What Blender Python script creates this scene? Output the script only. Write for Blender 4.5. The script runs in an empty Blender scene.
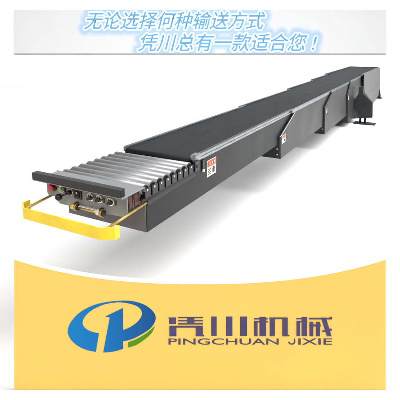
import bpy, bmesh, math, random
from mathutils import Vector, Matrix
random.seed(4)
scene = bpy.context.scene
COL = scene.collection
PI = math.pi

# ------------------------------------------------------------------ materials
def lin(c):
    return tuple(((v/255)/12.92 if v/255 <= .04045 else (((v/255)+.055)/1.055)**2.4) for v in c)

def mat(name, col, rough=.5, metal=0., var=.12, scale=6., bump=0., bscale=200., spec=.5, stretch=None, coat=0.):
    m = bpy.data.materials.new(name); m.use_nodes = True
    nt = m.node_tree; N = nt.nodes; L = nt.links
    b = N['Principled BSDF']
    b.inputs['Roughness'].default_value = rough; b.inputs['Metallic'].default_value = metal
    b.inputs['Specular IOR Level'].default_value = spec
    b.inputs['Coat Weight'].default_value = coat
    tc = N.new('ShaderNodeTexCoord'); mp = N.new('ShaderNodeMapping')
    L.new(tc.outputs['Object'], mp.inputs['Vector'])
    if stretch: mp.inputs['Scale'].default_value = stretch
    n = N.new('ShaderNodeTexNoise'); n.inputs['Scale'].default_value = scale; n.inputs['Detail'].default_value = 6
    L.new(mp.outputs['Vector'], n.inputs['Vector'])
    r = N.new('ShaderNodeMapRange'); r.inputs['From Min'].default_value = .3; r.inputs['From Max'].default_value = .7
    r.inputs['To Min'].default_value = 1-var; r.inputs['To Max'].default_value = 1+var
    L.new(n.outputs['Fac'], r.inputs['Value'])
    mx = N.new('ShaderNodeMix'); mx.data_type = 'RGBA'; mx.blend_type = 'MULTIPLY'; mx.inputs['Factor'].default_value = 1
    mx.inputs['A'].default_value = (*col, 1)
    L.new(r.outputs['Result'], mx.inputs['B'])
    L.new(mx.outputs['Result'], b.inputs['Base Color'])
    r2 = N.new('ShaderNodeMapRange'); r2.inputs['To Min'].default_value = max(.02, rough-.12*min(1, var*6)); r2.inputs['To Max'].default_value = min(1, rough+.12*min(1, var*6))
    L.new(n.outputs['Fac'], r2.inputs['Value']); L.new(r2.outputs['Result'], b.inputs['Roughness'])
    if bump:
        n2 = N.new('ShaderNodeTexNoise'); n2.inputs['Scale'].default_value = bscale; n2.inputs['Detail'].default_value = 3
        L.new(mp.outputs['Vector'], n2.inputs['Vector'])
        bp = N.new('ShaderNodeBump'); bp.inputs['Strength'].default_value = bump; bp.inputs['Distance'].default_value = .002
        L.new(n2.outputs['Fac'], bp.inputs['Height']); L.new(bp.outputs['Normal'], b.inputs['Normal'])
    return m

M = dict(
    white=mat('studio_white', (.86, .86, .865), .8, var=.006, scale=.6, spec=.1),
    steel=mat('charcoal_steel', (.018, .0185, .0195), .45, spec=.2, var=.22, scale=3.5, bump=.25, bscale=350),
    steel2=mat('grey_steel', (.036, .036, .037), .45, spec=.25, var=.2, scale=3, bump=.2, bscale=350),
    steel3=mat('guard_steel', (.125, .125, .125), .5, var=.10, scale=5, bump=.2, bscale=350),
    bar=mat('bar_rubber', (.016, .016, .018), .45, var=.2, scale=12, bump=.3, bscale=200),
    frontlit=mat('lit_front_grey', (.13, .13, .132), .5, var=.1, scale=8, bump=.2, bscale=300),  # body paint made lighter, light on the front put into the colour
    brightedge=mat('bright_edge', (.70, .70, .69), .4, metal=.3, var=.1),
    black=mat('black_plastic', (.008, .008, .009), .35, var=.2, scale=20),
    recess=mat('dark_recess', (.006, .006, .006), .8, var=.1),
    belt=mat('belt_rubber', (.009, .012, .012), .6, spec=.2, var=.22, scale=9, bump=.5, bscale=500, stretch=(1, .35, 1)),
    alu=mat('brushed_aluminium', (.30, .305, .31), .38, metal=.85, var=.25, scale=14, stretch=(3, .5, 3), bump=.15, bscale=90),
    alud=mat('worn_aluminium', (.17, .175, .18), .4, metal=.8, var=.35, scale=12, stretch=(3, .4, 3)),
    roller=mat('zinc_roller', (.32, .32, .325), .45, metal=.6, var=.16, scale=16, stretch=(.5, 4, 4), bump=.1, bscale=60),
    apron=mat('apron_sheet', (.27, .275, .28), .42, metal=.4, var=.08, scale=8, bump=.15, bscale=250),
    panel=mat('panel_grey', (.23, .23, .232), .5, var=.10, scale=12, bump=.2, bscale=300),
    yellow=mat('safety_yellow', (.88, .63, .004), .38, var=.10, scale=9, coat=.1),
    brass=mat('brass_rod', (.52, .36, .10), .35, metal=.7, var=.2, scale=30),
    brassp=mat('pale_brass', (.75, .60, .18), .4, metal=.3, var=.15, scale=30),
    chrome=mat('chrome', (.85, .85, .86), .18, metal=1, var=.03),
    cap=mat('white_cap', (.75, .75, .74), .4, var=.05),
    red=mat('red_button', (.62, .012, .03), .3, var=.08),
    green=mat('green_button', (.30, .55, .20), .35, var=.1),
    lred=mat('label_red', (.72, .07, .02), .5, var=.08, scale=40),
    lwhite=mat('label_white', (.82, .78, .70), .5, var=.05, scale=40),
    lblack=mat('label_black', (.02, .02, .02), .5, var=.1),
    bred=mat('dark_red_socket', (.10, .018, .012), .5, var=.3, scale=60),
    signyel=mat('sign_yellow', (.88, .575, .120), .6, var=.02, scale=3, spec=.25, bump=.05, bscale=120),
    signwhite=mat('sign_white_edge', (.86, .86, .85), .6, var=.01, spec=.2),
    purple=mat('sign_purple_ink', (.075, .058, .145), .6, var=.06, scale=20, spec=.2),
    greenink=mat('sign_green_ink', (.075, .26, .006), .6, var=.10, scale=9, spec=.2),
    trimgrey=mat('trim_grey', (.30, .30, .31), .7, var=.02),
    headgrey=mat('header_grey', (.585, .585, .59), .75, var=.01, scale=1, spec=.1),
    blueink=mat('header_blue_ink', (.105, .31, .52), .7, var=.015, scale=3, spec=.1),
    whiteink=mat('header_white_ink', (.86, .87, .88), .7, var=.01, spec=.1),
)
# blue printed gradient of the emblem
def emblem_mat():
    m = bpy.data.materials.new('sign_blue_ink'); m.use_nodes = True
    N = m.node_tree.nodes; L = m.node_tree.links; b = N['Principled BSDF']; b.inputs['Roughness'].default_value = .6
    b.inputs['Specular IOR Level'].default_value = .2
    tc = N.new('ShaderNodeTexCoord'); sp = N.new('ShaderNodeSeparateXYZ'); L.new(tc.outputs['Generated'], sp.inputs['Vector'])
    r = N.new('ShaderNodeValToRGB'); L.new(sp.outputs['X'], r.inputs['Fac'])
    e = r.color_ramp.elements
    e[0].position = 0; e[0].color = (.002, .19, .50, 1)
    e[1].position = 1; e[1].color = (.003, .07, .25, 1)
    k = r.color_ramp.elements.new(.45); k.color = (.002, .15, .43, 1)
    L.new(r.outputs['Color'], b.inputs['Base Color'])
    return m
M['emblem'] = emblem_mat()
# ------------------------------------------------------------------ mesh builder
class MB:
    def __init__(s): s.bm = bmesh.new(); s.mats = []
    def mi(s, m):
        if m not in s.mats: s.mats.append(m)
        return s.mats.index(m)
    def _f(s, faces, m, smooth=False):
        i = s.mi(m)
        for f in faces: f.material_index = i; f.smooth = smooth
    def poly(s, pts, m):
        f = s.bm.faces.new([s.bm.verts.new(p) for p in pts]); s._f([f], m)
    def prism(s, pts, d, m):
        """pts: 3-D polygon, extruded by vector d"""
        d = Vector(d); a = [s.bm.verts.new(p) for p in pts]; b = [s.bm.verts.new(Vector(p)+d) for p in pts]
        n = len(a); fs = [s.bm.faces.new(a[::-1]), s.bm.faces.new(b)]
        for i in range(n): fs.append(s.bm.faces.new([a[i], a[(i+1) % n], b[(i+1) % n], b[i]]))
        s._f(fs, m); return s
    def box(s, x0, x1, y0, y1, z0, z1, m):
        return s.prism([(x0, y0, z0), (x1, y0, z0), (x1, y1, z0), (x0, y1, z0)], (0, 0, z1-z0), m)
    def px(s, yz, x0, x1, m):
        return s.prism([(x0, y, z) for y, z in yz], (x1-x0, 0, 0), m)
    def cyl(s, a, b, r, m, n=24, r2=None, smooth=True):
        a, b = Vector(a), Vector(b); w = (b-a).normalized()
        u = w.orthogonal().normalized(); v = w.cross(u); r2 = r if r2 is None else r2
        A = [s.bm.verts.new(a+r*(math.cos(2*PI*i/n)*u+math.sin(2*PI*i/n)*v)) for i in range(n)]
        B = [s.bm.verts.new(b+r2*(math.cos(2*PI*i/n)*u+math.sin(2*PI*i/n)*v)) for i in range(n)]
        s._f([s.bm.faces.new([A[i], A[(i+1) % n], B[(i+1) % n], B[i]]) for i in range(n)], m, smooth)
        s._f([s.bm.faces.new(A[::-1]), s.bm.faces.new(B)], m)
        return s
    def ball(s, c, r, m, sc=(1, 1, 1)):
        g = bmesh.ops.create_uvsphere(s.bm, u_segments=20, v_segments=12, radius=r)
        for v in g['verts']: v.co = Vector(c)+Vector((v.co[0]*sc[0], v.co[1]*sc[1], v.co[2]*sc[2]))
        s._f({f for v in g['verts'] for f in v.link_faces}, m, True); return s
    def done(s, name, parent=None, bevel=0., off=None):
        bmesh.ops.recalc_face_normals(s.bm, faces=s.bm.faces)
        me = bpy.data.meshes.new(name); s.bm.to_mesh(me); s.bm.free()
        for m in s.mats: me.materials.append(M[m] if isinstance(m, str) else m)
        o = bpy.data.objects.new(name, me); COL.objects.link(o)
        if parent is not None:
            o.parent = parent
            off = Vector(off) if off is not None else root_off(parent)
            me.transform(Matrix.Translation(-off))
        if bevel:
            md = o.modifiers.new('bevel', 'BEVEL'); md.width = bevel; md.segments = 2; md.limit_method = 'ANGLE'; md.angle_limit = math.radians(40)
        return o
def root_off(o):
    v = Vector((0, 0, 0))
    while o is not None: v += o.location; o = o.parent
    return v
def thing(name, label, cat, loc):
    o = bpy.data.objects.new(name, None); COL.objects.link(o); o.location = loc
    o.empty_display_size = .2; o['label'] = label; o['category'] = cat
    return o

# ------------------------------------------------------------------ camera (standing height, looking down the machine)
CAM = Vector((1.7518, -1.942, .8314)); YAW = -.4918; PITCH = .2457
GROUND = -.93
cam = bpy.data.objects.new('camera', bpy.data.cameras.new('camera')); COL.objects.link(cam)
cam.location = CAM; cam.rotation_euler = (PI/2-PITCH, 0, -YAW)
cam.data.sensor_width = 36; cam.data.sensor_fit = 'HORIZONTAL'; cam.data.lens = 36*1.04
cam.data.shift_y = -.1324          # the picture is cropped low out of a taller frame
cam.data.clip_start = .05; cam.data.clip_end = 300
scene.camera = cam

# ------------------------------------------------------------------ studio sweep: floor, cove and backdrop
HD = Vector((math.sin(YAW), math.cos(YAW), 0)); RT = Vector((math.cos(YAW), -math.sin(YAW), 0))
C0 = Vector((CAM.x, CAM.y, GROUND))
WALL = 19.0
b = MB(); prof = [(-12, 0), (WALL-1.6, 0)]
for i in range(1, 17):
    a = i/16*(PI/2-PITCH); prof.append((WALL-1.6+1.6*math.sin(a), 1.6-1.6*math.cos(a)))
WD, WZ = prof[-1]              # the backdrop leans back a little
prof.append((WD+9*math.sin(PITCH), WZ+9*math.cos(PITCH)))
for (d0, z0), (d1, z1) in zip(prof[:-1], prof[1:]):
    P = [C0+HD*d0+RT*-24+Vector((0, 0, z0)), C0+HD*d0+RT*24+Vector((0, 0, z0)), C0+HD*d1+RT*24+Vector((0, 0, z1)), C0+HD*d1+RT*-24+Vector((0, 0, z1))]
    b.poly(P, 'white')
bmesh.ops.remove_doubles(b.bm, verts=b.bm.verts, dist=1e-4)
for f in b.bm.faces: f.smooth = True
fl = b.done('floor'); fl['kind'] = 'structure'

# ------------------------------------------------------------------ the telescopic conveyor
cv = thing('telescopic_conveyor', 'long charcoal telescopic belt conveyor with roller nose and yellow handle on white floor', 'conveyor', (0, 6.5, GROUND))
TZ = -.012
# each section: half width, top z, bottom z, side outline (y, z)
SEC = [
    dict(a=.330, zt=.022, side=[(.013, -.321), (.013, -.108), (.600, -.092), (.640, -.092), (.655, -.022), (3.18, -.022), (3.18, -.321)], y0=.64, y1=3.20, core=[(.013, -.321), (.013, -.108), (.60, -.095), (.66, -.03), (3.18, -.03), (3.18, -.321)], st='steel'),
    dict(a=.357, zt=.029, side=[(2.662, -.500), (2.615, -.222), (3.19, -.012), (5.36, -.012), (5.36, -.500)], y0=3.06, y1=5.38, st='steel2'),
    dict(a=.384, zt=.046, side=[(4.985, -.648), (4.86, -.176), (5.35, .012), (7.20, .012), (7.20, -.648)], y0=5.31, y1=7.22, st='steel2'),
    dict(a=.411, zt=.068, side=[(7.26, -.835), (6.86, -.200), (7.12, .034), (8.95, .034), (9.3, -.835)], y0=7.15, y1=8.80, st='steel2'),
    dict(a=.440, zt=.092, side=[(8.80, -.60), (8.72, .060), (12.3, .060), (12.95, -.82), (10.4, -.82)], y0=8.66, y1=12.3, st='steel2'),
]
for k, S in enumerate(SEC):
    a = S['a']; sd = S['side']; b = MB()
    t = .012
    for s in (-1, 1):
        b.px(sd, s*a, s*(a-t), S['st'])
    # closed box between the side plates, open in front above the next smaller section
    if k == 0:
        core = S['core']
    elif k < 4:
        core = [sd[0], sd[1], (sd[1][0]+.02, sd[1][1]+.006), (sd[3][0]-.02, sd[3][1]-.02 if k == 0 else sd[1][1]+.006), (sd[4][0]-.02, sd[4][1])]
    else:
        core = [(8.83, -.58), (8.74, -.03), (12.28, -.03), (12.9, -.80), (10.4, -.80)]
    core = [(y+.004, z+.003) for y, z in core]
    b.px(core, -(a-t-.0005), a-t-.0005, S['st'] if k == 0 else 'steel')
    o = b.done('section_housing', cv, .0025)
    S['obj'] = o
    # top rails, both sides
    for s in (-1, 1):
        r = MB(); zt = S['zt']; zb = sd[-3][1] if k else -.022
        zb = {0: -.022, 1: -.012, 2: .012, 3: .034, 4: .060}[k]
        inn = .322 if k == 0 else SEC[k-1]['a']+.003
        if k == 0: inn = .301
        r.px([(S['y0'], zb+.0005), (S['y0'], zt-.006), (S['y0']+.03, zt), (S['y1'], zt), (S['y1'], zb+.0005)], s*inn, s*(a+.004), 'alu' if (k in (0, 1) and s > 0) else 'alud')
        if k == 0 and s > 0:      # slot along the rail
            r.box(.307, .323, .72, 3.16, zt-.004, zt+.0008, 'steel2')
            r.box(.3342, .3352, .72, 3.16, .000, .004, 'steel')
        r.done('top_rail', o, .002)
        if k and k < 4:   # strip down the side plate's slanting front
            (y1, z1), (y2, z2) = sd[1], sd[2]
            e = MB(); w = .014 if k == 1 else .03
            x0 = s*(a+.0006)
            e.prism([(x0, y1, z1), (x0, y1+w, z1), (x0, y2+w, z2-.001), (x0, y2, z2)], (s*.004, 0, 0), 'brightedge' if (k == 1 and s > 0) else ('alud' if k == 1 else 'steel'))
            e.done('edge_strip', o)
            e = MB(); (ya, za), (yb, zb2) = sd[0], sd[1]
            e.prism([(x0, ya, za+.004), (x0, ya+.022, za+.004), (x0, yb+.022, zb2-.004), (x0, yb, zb2-.004)], (s*.004, 0, 0), 'steel' if k == 1 else 'black')  # black on the rear sections stands in for shading of the front edge
            e.done('edge_strip', o)
    if k and k < 4:
        for zz in (-.55, -.80) if k < 3 else (-.5,):
            f = -zz
            y = sd[0][0]*f+sd[1][0]*(1-f); z = sd[0][1]*f+sd[1][1]*(1-f)
            MB().cyl((a-.035, y-.004, z), (a-.035, y+.006, z), .009, 'chrome', 12).done('bolt', o)

# flange along the low side plates beside the rollers
for s in (-1, 1):
    b = MB(); x0 = s*.3306
    b.prism([(x0, .02, -.145), (x0, .02, -.109), (x0, .635, -.093), (x0, .635, -.125)], (s*.006, 0, 0), 'steel2')
    b.done('flange', SEC[0]['obj'], .002)

# warning labels on the side plates
def label(y0, z0, y1, z1, x, lean, parent, big=True):
    b = MB(); X = x+.0012
    def P(u, v, dx=0): return (X+dx, y0+u*(y1-y0)+lean*(1-v), z0+v*(z1-z0))
    def q(u0, v0, u1, v1, m, dx): b.prism([P(u0, v0, dx), P(u1, v0, dx), P(u1, v1, dx), P(u0, v1, dx)], (.0006, 0, 0), m)
    q(0, 0, 1, 1, 'lwhite', 0)
    q(.06, .58, .94, .96, 'lred', .0009)
    if big:
        for i in range(6): q(.16+i*.12, .70, .16+i*.12+.075, .84, 'lwhite' if i % 2 else 'lblack', .0018)
        b.cyl(Vector(P(.72, .36, .0009)), Vector(P(.72, .36, .0016)), .022, 'lblack', 20)
        q(.60, .12, .84, .30, 'lblack', .0009)
        for v in (.12, .22, .32, .42): q(.10, v, .46, v+.045, 'lblack', .0009)
    else:
        q(.5, .12, .85, .42, 'lblack', .0009)
    b.done('warning_label', parent)
label(.822, -.196, .985, -.062, .330, 0, SEC[0]['obj'])
label(2.70, -.322, 2.83, -.222, .3572, -.0, SEC[1]['obj'], False)
for k, (y, z, w, hh) in {2: (4.98, -.285, .06, .07), 3: (6.97, -.30, .06, .08)}.items():
    b = MB(); a = SEC[k]['a']+.005; b.box(a, a+.002, y, y+w, z, z+hh, 'lwhite'); b.box(a+.003, a+.0035, y+.01, y+w-.01, z+hh*.6, z+hh*.9, 'lred' if k == 2 else 'brassp'); b.done('warning_label', SEC[k]['obj'])

# belt with a rounded nose
b = MB(); R = .030; pts = [(12.25, .074), (9.2, .060)]
zs = [(12.30, .078), (8.9, .058), (7.2, .036), (5.4, .022), (3.2, .012), (.640, .012)]
top = zs
nose = [(.640-R*math.sin(i/12*PI), .012-R+R*math.cos(i/12*PI)) for i in range(1, 13)]
prof = top+nose+[(3.2, .012-2*R), (3.2, .0-.012), (12.30, .05)]
half = [.294, .294, .294, .294, .294, .294]
outer = []
A = [b.bm.verts.new((-.294, y, z)) for y, z in prof]; B = [b.bm.verts.new((.294, y, z)) for y, z in prof]
n = len(prof)
for i in range(n):
    f = b.bm.faces.new([A[i], A[(i+1) % n], B[(i+1) % n], B[i]]); f.smooth = 4 < i < 17
    f.material_index = b.mi('belt')
b.bm.faces.new(A); b.bm.faces.new(B[::-1])
b.done('belt', cv)
# belt side skirts: dark strips between belt and rails of the larger sections
b = MB()
for s in (-1, 1):
    b.px([(3.1, -.03), (3.1, .0125), (5.4, .0225), (7.2, .0365), (8.9, .0585), (12.29, .0785), (12.29, .03)], s*.2945, s*.435, 'steel')
# keep skirts inside each section's own width
b.bm.clear()
for (y0, z0), (y1, z1), wd in (((3.19, .0115), (5.33, .0215), .331), ((5.33, .0215), (7.18, .0355), .358), ((7.18, .0355), (8.68, .0555), .385), ((8.68, .0555), (12.28, .0775), .412)):
    for s in (-1, 1):
        b.px([(y0+.002, z0-.03), (y0+.002, z0), (y1, z1), (y1, z1-.03)], s*.2945, s*wd, 'belt')
b.done('belt_skirt', cv)
# black rubber nose piece in front of the belt
MB().cyl((-.31, .628, -.052), (.31, .628, -.052), .024, 'black').done('nose_roller', cv)

# end plate of the rear section and the wide grey guard plate beside it
b = MB(); b.box(-.436, .436, 12.302, 12.33, -.3, .094, 'steel2'); b.done('end_plate', cv, .003)
b = MB()
sidep = [(8.56, .128), (8.62, .02), (8.93, -.34), (11.15, -.86), (13.02, -.84), (12.22, .078)]
b.px(sidep, .476, .486, 'steel3')
b.px([(8.56, .128), (12.22, .078), (12.22, .066), (8.56, .112)], .4445, .4755, 'steel3')
b.px([(12.20, .064), (12.22, .064), (13.0, -.82), (12.97, -.82)], .4445, .4755, 'steel3')
b.px([(8.60, .012), (8.62, -.002), (8.95, -.345), (11.15, -.85), (11.15, -.83)], .455, .4755, 'steel')
gp = b.done('guard_plate', cv, .003)
b = MB(); b.prism([(.4866, 9.95, -.455), (.4866, 13.0-.36, -.455), (.4866, 12.64, -.44), (.4866, 9.95, -.44)], (.004, 0, 0), 'alud')
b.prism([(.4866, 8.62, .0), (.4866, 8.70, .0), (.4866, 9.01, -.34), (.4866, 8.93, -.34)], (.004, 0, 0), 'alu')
b.done('edge_strip', gp)

# support legs: shouldered plates outside the machine standing on foot plates
for s in (-1, 1):
    Y = 7.80
    L0 = [(.494, -.112), (.587, -.107), (.592, -.25), (.800, -.440), (.822, -.770), (.430, -.822), (.418, -.40), (.492, -.27)]
    b = MB(); b.prism([(s*x, Y, z) for x, z in L0], (0, .14, 0), 'steel')
    lg = b.done('leg', cv, .004)
    for x in (.575, .675):
        MB().cyl((s*x, Y+.07, GROUND+.022), (s*x, Y+.07, -.80), .022, 'steel', 16).done('foot_screw', lg)
    MB().prism([(s*.455, Y-.06, GROUND+.001), (s*.90, Y-.06, GROUND+.001), (s*.90, Y+.2, GROUND+.001), (s*.455, Y+.2, GROUND+.001)], (0, 0, .022), 'steel').done('foot_plate', lg, .003)
    MB().prism([(s*x, Y-.0035, z) for x, z in ((.436, -.60), (.520, -.70), (.520, -.80), (.436, -.811))], (0, .003, 0), 'steel2').done('gusset', lg)
    Y = 12.72
    b = MB(); b.prism([(s*.40, Y, -.45), (s*.44, Y, -.45), (s*.54, Y, -.84), (s*.54, Y, GROUND+.02), (s*.40, Y, GROUND+.02)], (0, .12, 0), 'steel')
    lg = b.done('leg', cv, .004)
    MB().prism([(s*.40, Y-.05, GROUND+.001), (s*.585, Y-.05, GROUND+.001), (s*.585, Y+.18, GROUND+.001), (s*.40, Y+.18, GROUND+.001)], (0, 0, .022), 'steel').done('foot_plate', lg, .003)

# rollers: one built, then copied
PITCHR = .0765
def make_roller():
    b = MB(); y = 0.006; z = -.0350
    b.cyl((-.330, y, z), (.330, y, z), .0345, 'roller', 48)
    for s in (-1, 1): b.cyl((s*.330, y, z), (s*.334, y, z), .030, 'black', 24)
    r = b.done('roller', cv)
    out = [r]
    for s in (-1, 1):
        c = MB(); c.box(min(s*.3365, s*.352), max(s*.3365, s*.352), y-.030, y+.030, -.078, -.020, 'black')
        c.cyl((s*.352, y-.008, -.031), (s*.356, y-.008, -.031), .0068, 'cap' if s > 0 else 'black', 12)
        c.done('bearing', r, .003)
    return r
r0 = make_roller()
for i in range(1, 8):
    r = r0.copy(); COL.objects.link(r); r.parent = cv; r.location = r0.location+Vector((0, i*PITCHR, 0))
    for ch in list(r0.children):
        c = ch.copy(); COL.objects.link(c); c.parent = r
b = MB()
b.box(-.3355, .3355, -.03, .60, -.100, -.076, 'recess')
for s in (-1, 1): b.box(min(s*.3365, s*.346), max(s*.3365, s*.346), -.055, .615, -.100, -.0795, 'steel')
b.done('roller_frame', cv, .002)

# corner bracket where the belt section begins
b = MB()
b.box(.3312, .352, .600, .668, -.086, -.008, 'black')
b.cyl((.352, .634, -.05), (.358, .634, -.05), .014, 'black', 12)
b.done('corner_bracket', cv, .004)
b = MB(); b.px([(.628, -.010), (.628, .012), (.650, .027), (.72, .0275), (.72, .0225)], .286, .338, 'alu'); b.done('rail_end_cap', cv, .004)
b = MB(); b.box(.3312, .342, .735, .765, -.105, -.030, 'black'); b.box(.3312, .345, .742, .762, -.128, -.106, 'cap'); b.done('latch', cv, .003)

# apron sheet and black bumper bar
b = MB(); b.box(-.343, .362, -.252, -.040, -.006, 0, 'apron')
b.box(-.362, .362, -.040, -.034, -.03, -.0005, 'apron')
b.done('apron', cv, .002)
b = MB(); b.box(-.342, .350, -.255, -.212, .001, .047, 'bar')
b.box(.3505, .3515, -.250, -.217, .006, .042, 'recess'); b.done('bumper_bar', cv, .004)

MB().prism([(-.327, .0115, -.318), (.327, .0115, -.318), (.327, .0115, -.11), (-.327, .0115, -.11)], (0, -.006, 0), 'frontlit').done('lit_front_sheet', cv, .002)  # thin sheet added over the body front, coloured lighter as if lit
# control box under the apron
YB = -.165
b = MB()
b.prism([(x, YB, z) for x, z in ((-.325, -.007), (-.325, -.124), (-.235, -.129), (-.235, -.158), (-.215, -.170), (.300, -.158), (.322, -.150), (.322, -.007))], (0, .012, 0), 'panel')
b.box(-.318, .316, YB+.0125, -.02, -.12, -.0075, 'panel')
cb = b.done('control_box', cv, .003)
b = MB()   # bottom tray seen below the front panel
b.box(-.20, .31, YB+.013, -.03, -.150, -.1205, 'steel'); b.done('tray', cb, .002)
def ctl(name, f, bev=0.): 
    b = MB(); f(b); return b.done(name, cb, bev)
def redb(b):
    b.cyl((-.258, YB-.001, -.060), (-.258, YB-.010, -.060), .027, 'steel2'); b.cyl((-.258, YB-.010, -.060), (-.258, YB-.022, -.060), .012, 'red'); b.cyl((-.258, YB-.022, -.060), (-.258, YB-.034, -.060), .023, 'red', r2=.019)
    b.cyl((-.222, YB-.001, -.042), (-.222, YB-.014, -.042), .009, 'red')
ctl('emergency_button', redb, .002)
def grn(b):
    b.cyl((-.190, YB-.001, -.066), (-.190, YB-.007, -.066), .022, 'chrome'); b.cyl((-.190, YB-.007, -.066), (-.190, YB-.018, -.066), .016, 'green')
    b.box(-.166, -.154, YB-.006, YB-.001, -.082, -.045, 'black')
ctl('start_button', grn, .001)
def joy(b):
    b.cyl((-.112, YB-.001, -.070), (-.112, YB-.010, -.070), .023, 'chrome'); b.cyl((-.112, YB-.010, -.070), (-.122, YB-.028, -.073), .015, 'black', r2=.010)
    b.cyl((-.115, YB-.020, -.072), (-.158, YB-.050, -.093), .0055, 'black', 12)
    b.ball((-.162, YB-.056, -.096), .0225, 'black')
ctl('joystick', joy)
def blk(b):
    b.box(-.083, -.020, YB-.008, YB-.001, -.104, -.040, 'black'); b.box(-.068, -.036, YB-.013, YB-.008, -.092, -.055, 'steel')
    b.cyl((-.052, YB-.013, -.062), (-.052, YB-.016, -.062), .006, 'cap', 10)
ctl('key_switch', blk, .002)
for x in (.052, .120, .207):
    def sel(b):
        b.cyl((x, YB-.001, -.074), (x, YB-.008, -.074), .0255, 'chrome'); b.cyl((x, YB-.008, -.074), (x, YB-.012, -.074), .020, 'black')
        c, s = math.cos(.7), math.sin(.7)
        P = [(x+u*c-v*s, YB-.012, -.074+u*s+v*c) for u, v in ((-.021, -.0065), (.021, -.0065), (.021, .0065), (-.021, .0065))]
        b.prism(P, (0, -.014, 0), 'black')
        P = [(x+.004+u, YB-.0085, -.060+v) for u, v in ((-.004, -.002), (.016, -.006), (.016, .010), (-.004, .008))]
        b.prism(P, (0, -.006, 0), 'cap')  # white chip stands in for the highlight at the upper right
        b.box(x+.030, x+.040, YB-.004, YB-.001, -.092, -.062, 'black')
    ctl('selector_switch', sel, .001)
# pair of brass collars on a cross rod below the panel
def crossrod(b):
    b.cyl((-.075, YB-.022, -.150), (.165, YB-.022, -.156), .008, 'brass', 16)
    b.box(-.03, .11, YB-.030, YB-.014, -.1415, -.1385, 'cap')
ctl('cross_rod', crossrod)
for x in (-.062, .140):
    def col(b):
        b.cyl((x-.026, YB-.022, -.151), (x+.004, YB-.022, -.152), .019, 'lwhite' if x > 0 else 'brassp'); b.cyl((x+.004, YB-.022, -.152), (x+.020, YB-.022, -.152), .024, 'brass'); b.cyl((x+.020, YB-.022, -.152), (x+.026, YB-.022, -.152), .019, 'black')
        b.box(x-.006, x+.010, YB-.030, YB-.001, -.160, -.125, 'steel2')
    ctl('brass_collar', col)
# sockets on the right end of the box
def soc(b):
    for y0, y1 in ((-.150, -.112), (-.100, -.045)):
        b.box(.3165, .3225, y0, y1, -.118, -.030, 'black'); b.box(.3225, .3245, y0+.006, y1-.006, -.108, -.038, 'bred')
    b.box(.3165, .3235, -.108, -.104, -.12, -.025, 'alud')
ctl('socket', soc, .001)
b = MB(); b.cyl((.28, .0125, -.175), (.28, .006, -.175), .009, 'cap', 12); b.done('screw', cv)

# yellow pull handle: bent flat strip with short returns, on two brass rods
def strip(path, z0, z1, t):
    b = MB(); P = [Vector((x, y, 0)) for x, y in path]; I = []
    for i, p in enumerate(P):
        d0 = (P[i]-P[i-1]).normalized() if i else (P[1]-P[0]).normalized()
        d1 = (P[i+1]-P[i]).normalized() if i < len(P)-1 else d0
        n0 = Vector((-d0.y, d0.x, 0)); n1 = Vector((-d1.y, d1.x, 0)); m = (n0+n1).normalized()
        I.append(p+m*(t/max(.4, m.dot(n0))))
    for i in range(len(P)-1):
        q = [P[i], P[i+1], I[i+1], I[i]]
        b.prism([(v.x, v.y, z0) for v in q], (0, 0, z1-z0), 'yellow')
    bmesh.ops.remove_doubles(b.bm, verts=b.bm.verts, dist=1e-5)
    seen = {}
    for f in list(b.bm.faces):
        key = tuple(sorted(v.index for v in f.verts))
    return b
hb = strip([(-.335, -.300), (-.335, -.352), (-.262, -.410), (.330, -.410), (.398, -.368), (.398, -.330)], -.186, -.117, .009)
hd = hb.done('handle', cv)
for x, y0, za, y1, zb in ((-.300, -.372, -.150, -.03, -.118), (.330, -.402, -.146, .012, -.122)):
    MB().cyl((x, y0, za), (x, y1, zb), .0085, 'brass', 16).done('rod', hd)

# ------------------------------------------------------------------ yellow sign board standing on the floor in front, leaning back
DEP = 2.17; PXS = DEP/416
base_d = 1.80
SB = C0+HD*base_d
sg = thing('sign_board', 'yellow board with curved white top edge, blue and green emblem and purple company lettering', 'sign board', SB)
sg.rotation_euler = (-PITCH, 0, -YAW)
def sx(x): return (x-200)*PXS
def sz(y): return (390-y)*PXS
def topy(x): return 284-24.5*abs((x-200)/186.3)**2.4
def local(b, name, par=sg, bevel=0.): return b.done(name, par, bevel, off=(0, 0, 0))
N = 64
xs = [13.7+(386.3-13.7)*i/N for i in range(N+1)]
b = MB()
b.prism([(sx(13.7), 0, .002)]+[(sx(386.3), 0, .002)]+[(sx(x), 0, sz(topy(x))) for x in reversed(xs)], (0, .012, 0), 'signyel')
local(b, 'panel', bevel=.001)
b = MB()
for x0, x1 in zip(xs[:-1], xs[1:]):
    b.prism([(sx(x0), -.001, sz(topy(x0))+.0006), (sx(x1), -.001, sz(topy(x1))+.0006), (sx(x1), -.001, sz(topy(x1)-3.5)), (sx(x0), -.001, sz(topy(x0)-3.5))], (0, .014, 0), 'signwhite')
bmesh.ops.remove_doubles(b.bm, verts=b.bm.verts, dist=1e-5)
local(b, 'top_edging')
for x in (-.6, .6):
    b = MB()
    b.prism([(x, .013, .45), (x+.03, .013, .45), (x+.03, .013, .42), (x, .013, .42)], (0, .12, 0), 'black')
    b.prism([(x+.002, .12, .46), (x+.028, .12, .46), (x+.028, .32, .085), (x+.002, .32, .085)], (0, .02, 0), 'black')
    local(b, 'rear_stand')
def flat(polys, name, m, dy=-.0012, par=sg):
    b = MB()
    for P in polys: b.prism([(sx(x), dy, sz(y)) for x, y in P], (0, .0009, 0), m)
    return local(b, name, par)
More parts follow.
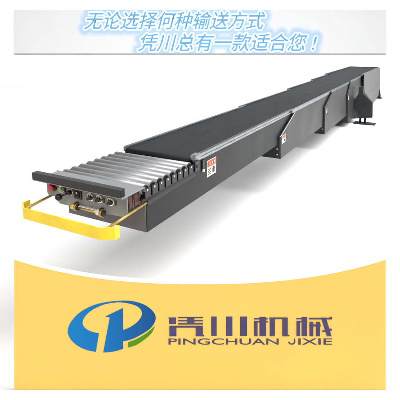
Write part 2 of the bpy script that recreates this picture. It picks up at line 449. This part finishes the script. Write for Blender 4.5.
def smooth(P, corners, n=4):
    """Catmull-Rom through P, straight at the marked corner indices"""
    out = []; L_ = len(P)
    for i in range(L_):
        p1, p2 = P[i], P[(i+1) % L_]
        out.append(p1)
        if i in corners and (i+1) % L_ in corners: continue
        p0 = p1 if i in corners else P[i-1]
        p3 = p2 if (i+1) % L_ in corners else P[(i+2) % L_]
        for k in range(1, n):
            t = k/n
            out.append(tuple(.5*((2*p1[j])+(-p0[j]+p2[j])*t+(2*p0[j]-5*p1[j]+4*p2[j]-p3[j])*t*t+(-p0[j]+3*p1[j]-3*p2[j]+p3[j])*t**3) for j in (0, 1)))
    return out
EM = [(95.7, 351.6), (86.5, 349.7), (77.5, 345.5), (70.8, 339.5), (67.6, 332.8), (68.5, 326), (73, 318.5), (80.5, 311.5), (91, 305.8), (101.5, 302.6), (114, 300.8), (124, 300.3), (133.5, 301), (144, 304.3), (151.5, 309.5), (155.4, 315.5), (154.8, 321.5), (150, 328.3), (141, 334.3), (132, 338.8), (123, 341),
      (123, 348.5), (115.5, 350.8), (108, 352), (103, 352.2), (109.6, 317.2), (105.0, 316.2), (122.8, 307.6), (123, 329.8), (130.5, 326.6), (138, 320.8), (141.8, 314.3), (140.3, 308.8), (135, 305), (126, 302.6), (117, 302.0), (108, 303.2), (101.5, 305), (91, 310.3), (84.3, 317), (82.3, 323), (85, 327.8), (91, 331.3), (98.8, 333)]
flat([smooth(EM, {0, 20, 21, 24, 25, 26, 27, 28, 43})], 'emblem', 'emblem')
GR = [(128, 341.8), (135, 339.5), (145.5, 333.5), (155, 325.7), (151.5, 332.8), (144, 339.5), (135.8, 344.8), (128, 347.3)]
flat([smooth(GR, {0, 3, 7})], 'emblem_leaf', 'greenink')
def R_(x0, y0, x1, y1): return [(x0, y0), (x1, y0), (x1, y1), (x0, y1)]
def glyph(ox, oy, sc, rects):
    out = []
    for r in rects:
        P = R_(*r) if not isinstance(r[0], tuple) else list(r)
        out.append([(ox+x/sc, oy+y/sc) for x, y in P])
    return out
def glyph_obj(polys, name):
    """overlapping strokes as separate thin plates, each a hair prouder than the last"""
    b = MB()
    for i, P in enumerate(polys):
        b.prism([(sx(x), -.0012-.00025*i, sz(y)) for x, y in P], (0, .0009, 0), 'purple')
    return local(b, name)
glyph_obj(glyph(164, 310, 9.09, [(45, 65, 110, 125), (40, 65, 60, 73), (128, 60, 355, 72), (128, 89, 355, 100), (128, 116, 355, 128), (210, 62, 275, 126), (48, 141, 352, 156), (48, 141, 112, 235), (288, 143, 352, 235), (345, 222, 365, 235)]), 'lettering')
glyph_obj(glyph(160, 305, 4.444, [(228, 50, 252, 136), (293, 50, 322, 136), (356, 50, 387, 136)]), 'lettering')
glyph_obj(glyph(248, 310, 9.09, [(55, 70, 180, 83), (55, 97, 180, 110), (105, 60, 165, 235), (55, 97, 88, 235), (195, 65, 362, 80), (198, 66, 245, 235), (312, 66, 362, 235), (355, 222, 378, 235)]), 'lettering')
glyph_obj(glyph(292, 310, 9.09, [(40, 70, 140, 82), (88, 60, 138, 235), (42, 97, 75, 235), (42, 97, 142, 109), (155, 68, 365, 82), (160, 105, 195, 235), (218, 105, 255, 235), (158, 128, 262, 145), ((265, 66), (310, 66), (361, 235), (317, 235)), ((272, 185), (360, 165), (363, 182), (278, 197)), (343, 60, 365, 80)]), 'lettering')

# ------------------------------------------------------------------ lettering set in type (built-in font turned into mesh)
def text_mesh(s, bev=0., off=0., ext=0.):
    cu = bpy.data.curves.new('t', 'FONT'); cu.body = s; cu.size = 1; cu.bevel_depth = bev; cu.offset = off; cu.extrude = ext
    cu.bevel_resolution = 2; cu.resolution_u = 6
    o = bpy.data.objects.new('t', cu); COL.objects.link(o)
    bpy.context.view_layer.update()
    dg = bpy.context.evaluated_depsgraph_get()
    me = bpy.data.meshes.new_from_object(o.evaluated_get(dg))
    bpy.data.objects.remove(o); bpy.data.curves.remove(cu)
    return me
def extent(me):
    X = [v.co.x for v in me.vertices]; Y = [v.co.y for v in me.vertices]
    return min(X), max(X), min(Y), max(Y)
def place_text(me, ex, x0, x1, z0, z1, y, shear, name, par, m, flatten=1.):
    """fit extents ex of the type to x0..x1, z0..z1 in the parent's board plane"""
    kx = (x1-x0)/(ex[1]-ex[0]); kz = (z1-z0)/(ex[3]-ex[2])
    for v in me.vertices:
        u, w, d = v.co
        v.co = (x0+(u-ex[0])*kx+shear*(w-ex[2])*kz, y-d*flatten, z0+(w-ex[2])*kz)
    me.materials.clear(); me.materials.append(m)
    o = bpy.data.objects.new(name, me); COL.objects.link(o); o.parent = par
    return o
for t, x0, x1 in (('PINGCHUAN', 168.6, 278.6), ('IXIE', 298.6, 332.2)):
    ex = extent(text_mesh(t)); me = text_mesh(t, off=.010)
    place_text(me, ex, sx(x0), sx(x1), sz(344.3), sz(338.2), -.0012, 0, 'lettering', sg, M['purple'])
J = [(294.0, 338.2), (295.5, 338.2), (295.5, 341.6)]+[(291.9+3.6*math.cos(a), 341.6+2.8*math.sin(a)) for a in [i*PI/10 for i in range(1, 10)]]+[(288.2, 341.6), (289.7, 341.4)]
J += [(291.9+2.1*math.cos(a), 341.5+1.7*math.sin(a)) for a in [PI-i*PI/10 for i in range(1, 10)]]+[(294.0, 341.5)]
flat([J], 'lettering', 'purple')

# header panel hung on the backdrop
HDEP = WD*math.cos(PITCH)-(WZ-(CAM.z-GROUND))*math.sin(PITCH)-.07; HP = HDEP/416    # fixed flat to the leaning backdrop
FW = HD*math.cos(PITCH)+Vector((0, 0, -math.sin(PITCH))); UP = HD*math.sin(PITCH)+Vector((0, 0, math.cos(PITCH)))
HY = 53.5                              # its lower edge
hp = thing('header_panel', 'wide pale grey panel on the white backdrop with pale blue slanting lettering', 'panel', CAM+FW*HDEP+UP*((200-.1324*400-HY)*HP))
hp.rotation_euler = (-PITCH, 0, -YAW)
def hv(y): return (HY-y)*HP
def hx(x): return (x-200)*HP
b = MB(); b.box(hx(13.7), hx(386.3), 0, .05, 0, hv(9.6), 'headgrey'); b.done('board', hp, .01, off=(0, 0, 0))
b = MB(); b.box(hx(13.7), hx(386.3), -.004, .056, hv(54.3), -.001, 'trimgrey'); b.done('bottom_trim', hp, 0, off=(0, 0, 0))
INK = []
for s, x0, x1, ya, yb in (('无论选择何种输送方式', 84.0, 266.5, 29.4, 11.6), ('凭川总有一款适合您 !', 137.5, 318.0, 51.4, 33.6)):
    ex = extent(text_mesh(s))
    Z0, Z1 = hv(ya), hv(yb); sh = .26; X0, X1 = hx(x0), hx(x1)-sh*(Z1-Z0)
    print('TEXT', s, ex)
    me = text_mesh(s, off=.006)
    place_text(me, ex, X0, X1, Z0, Z1, -.012, sh, 'lettering', hp, M['blueink'], flatten=0)
    cnt = {}
    for p in me.polygons:
        for k in p.edge_keys: cnt[k] = cnt.get(k, 0)+1
    for k, c in cnt.items():
        if c == 1:
            a, b_ = me.vertices[k[0]].co, me.vertices[k[1]].co
            m_ = max(1, int((b_-a).length/.03))
            for q in range(m_): INK.append(a.lerp(b_, q/m_))
# the printed surround of the lettering: white outline fading to pale blue, as colours printed on a sheet
from mathutils.kdtree import KDTree
kd = KDTree(len(INK))
for i, p in enumerate(INK): kd.insert((p.x, 0, p.z), i)
kd.balance()
xa, xb, za, zb_ = hx(72), hx(330), hv(53.4), hv(9.7)
NX, NZ = 760, 130
vs = [(xa+(xb-xa)*i/NX, -.006, za+(zb_-za)*j/NZ) for j in range(NZ+1) for i in range(NX+1)]
fs = [(j*(NX+1)+i, j*(NX+1)+i+1, (j+1)*(NX+1)+i+1, (j+1)*(NX+1)+i) for j in range(NZ) for i in range(NX)]
me = bpy.data.meshes.new('lettering_surround'); me.from_pydata(vs, [], fs)
ca = me.color_attributes.new('ink', 'FLOAT_COLOR', 'POINT')
px1 = hx(201)-hx(200)
G, H, W_ = Vector((.585, .585, .59)), Vector((.335, .465, .65)), Vector((.74, .78, .80))
buf = []
for v in vs:
    d = kd.find((v[0], 0, v[2]))[2]/px1
    e = max(0, min(1, (8.5-d)/6)); e = e*e*(3-2*e)
    c = G.lerp(H, e)
    t = max(0, min(1, (2.0-d)/1.1)); t = t*t*(3-2*t)
    c = c.lerp(W_, t); buf += [c.x, c.y, c.z, 1]
ca.data.foreach_set('color', buf)
m = bpy.data.materials.new('header_print'); m.use_nodes = True
at = m.node_tree.nodes.new('ShaderNodeAttribute'); at.attribute_name = 'ink'
m.node_tree.links.new(at.outputs['Color'], m.node_tree.nodes['Principled BSDF'].inputs['Base Color'])
m.node_tree.nodes['Principled BSDF'].inputs['Roughness'].default_value = .75
m.node_tree.nodes['Principled BSDF'].inputs['Specular IOR Level'].default_value = .1
me.materials.append(m)
o = bpy.data.objects.new('lettering_surround', me); COL.objects.link(o); o.parent = hp

# ------------------------------------------------------------------ light: white studio surround and a big soft box overhead, plus added fills
w = bpy.data.worlds.new('World'); scene.world = w; w.use_nodes = True
bg = w.node_tree.nodes['Background']; bg.inputs['Color'].default_value = (1, 1, 1, 1); bg.inputs['Strength'].default_value = .52
def area(name, loc, target, sx_, sy_, power):
    l = bpy.data.lights.new(name, 'AREA'); l.shape = 'RECTANGLE'; l.size = sx_; l.size_y = sy_; l.energy = power
    o = bpy.data.objects.new(name, l); COL.objects.link(o); o.location = loc
    o.rotation_euler = (Vector(target)-Vector(loc)).to_track_quat('-Z', 'Y').to_euler(); return o
area('softbox', (5.1, 4.0, 6.3), (-.2, 3.4, GROUND), 2.4, 11.0, 1430)
area('front_fill', (1.9, -4.9, 4.7), (.0, -.6, -.6), 3.4, 2.6, 215)  # added fill lamp to brighten front faces, board and near floor
area('backdrop_light', tuple(C0+HD*8+Vector((0, 0, 5.2))), tuple(C0+HD*WALL+Vector((0, 0, .5))), 28, 2, 1550)  # added lamp that brings the backdrop up to white
scene.view_settings.view_transform = 'Standard'; scene.view_settings.look = 'None'; scene.view_settings.exposure = 0
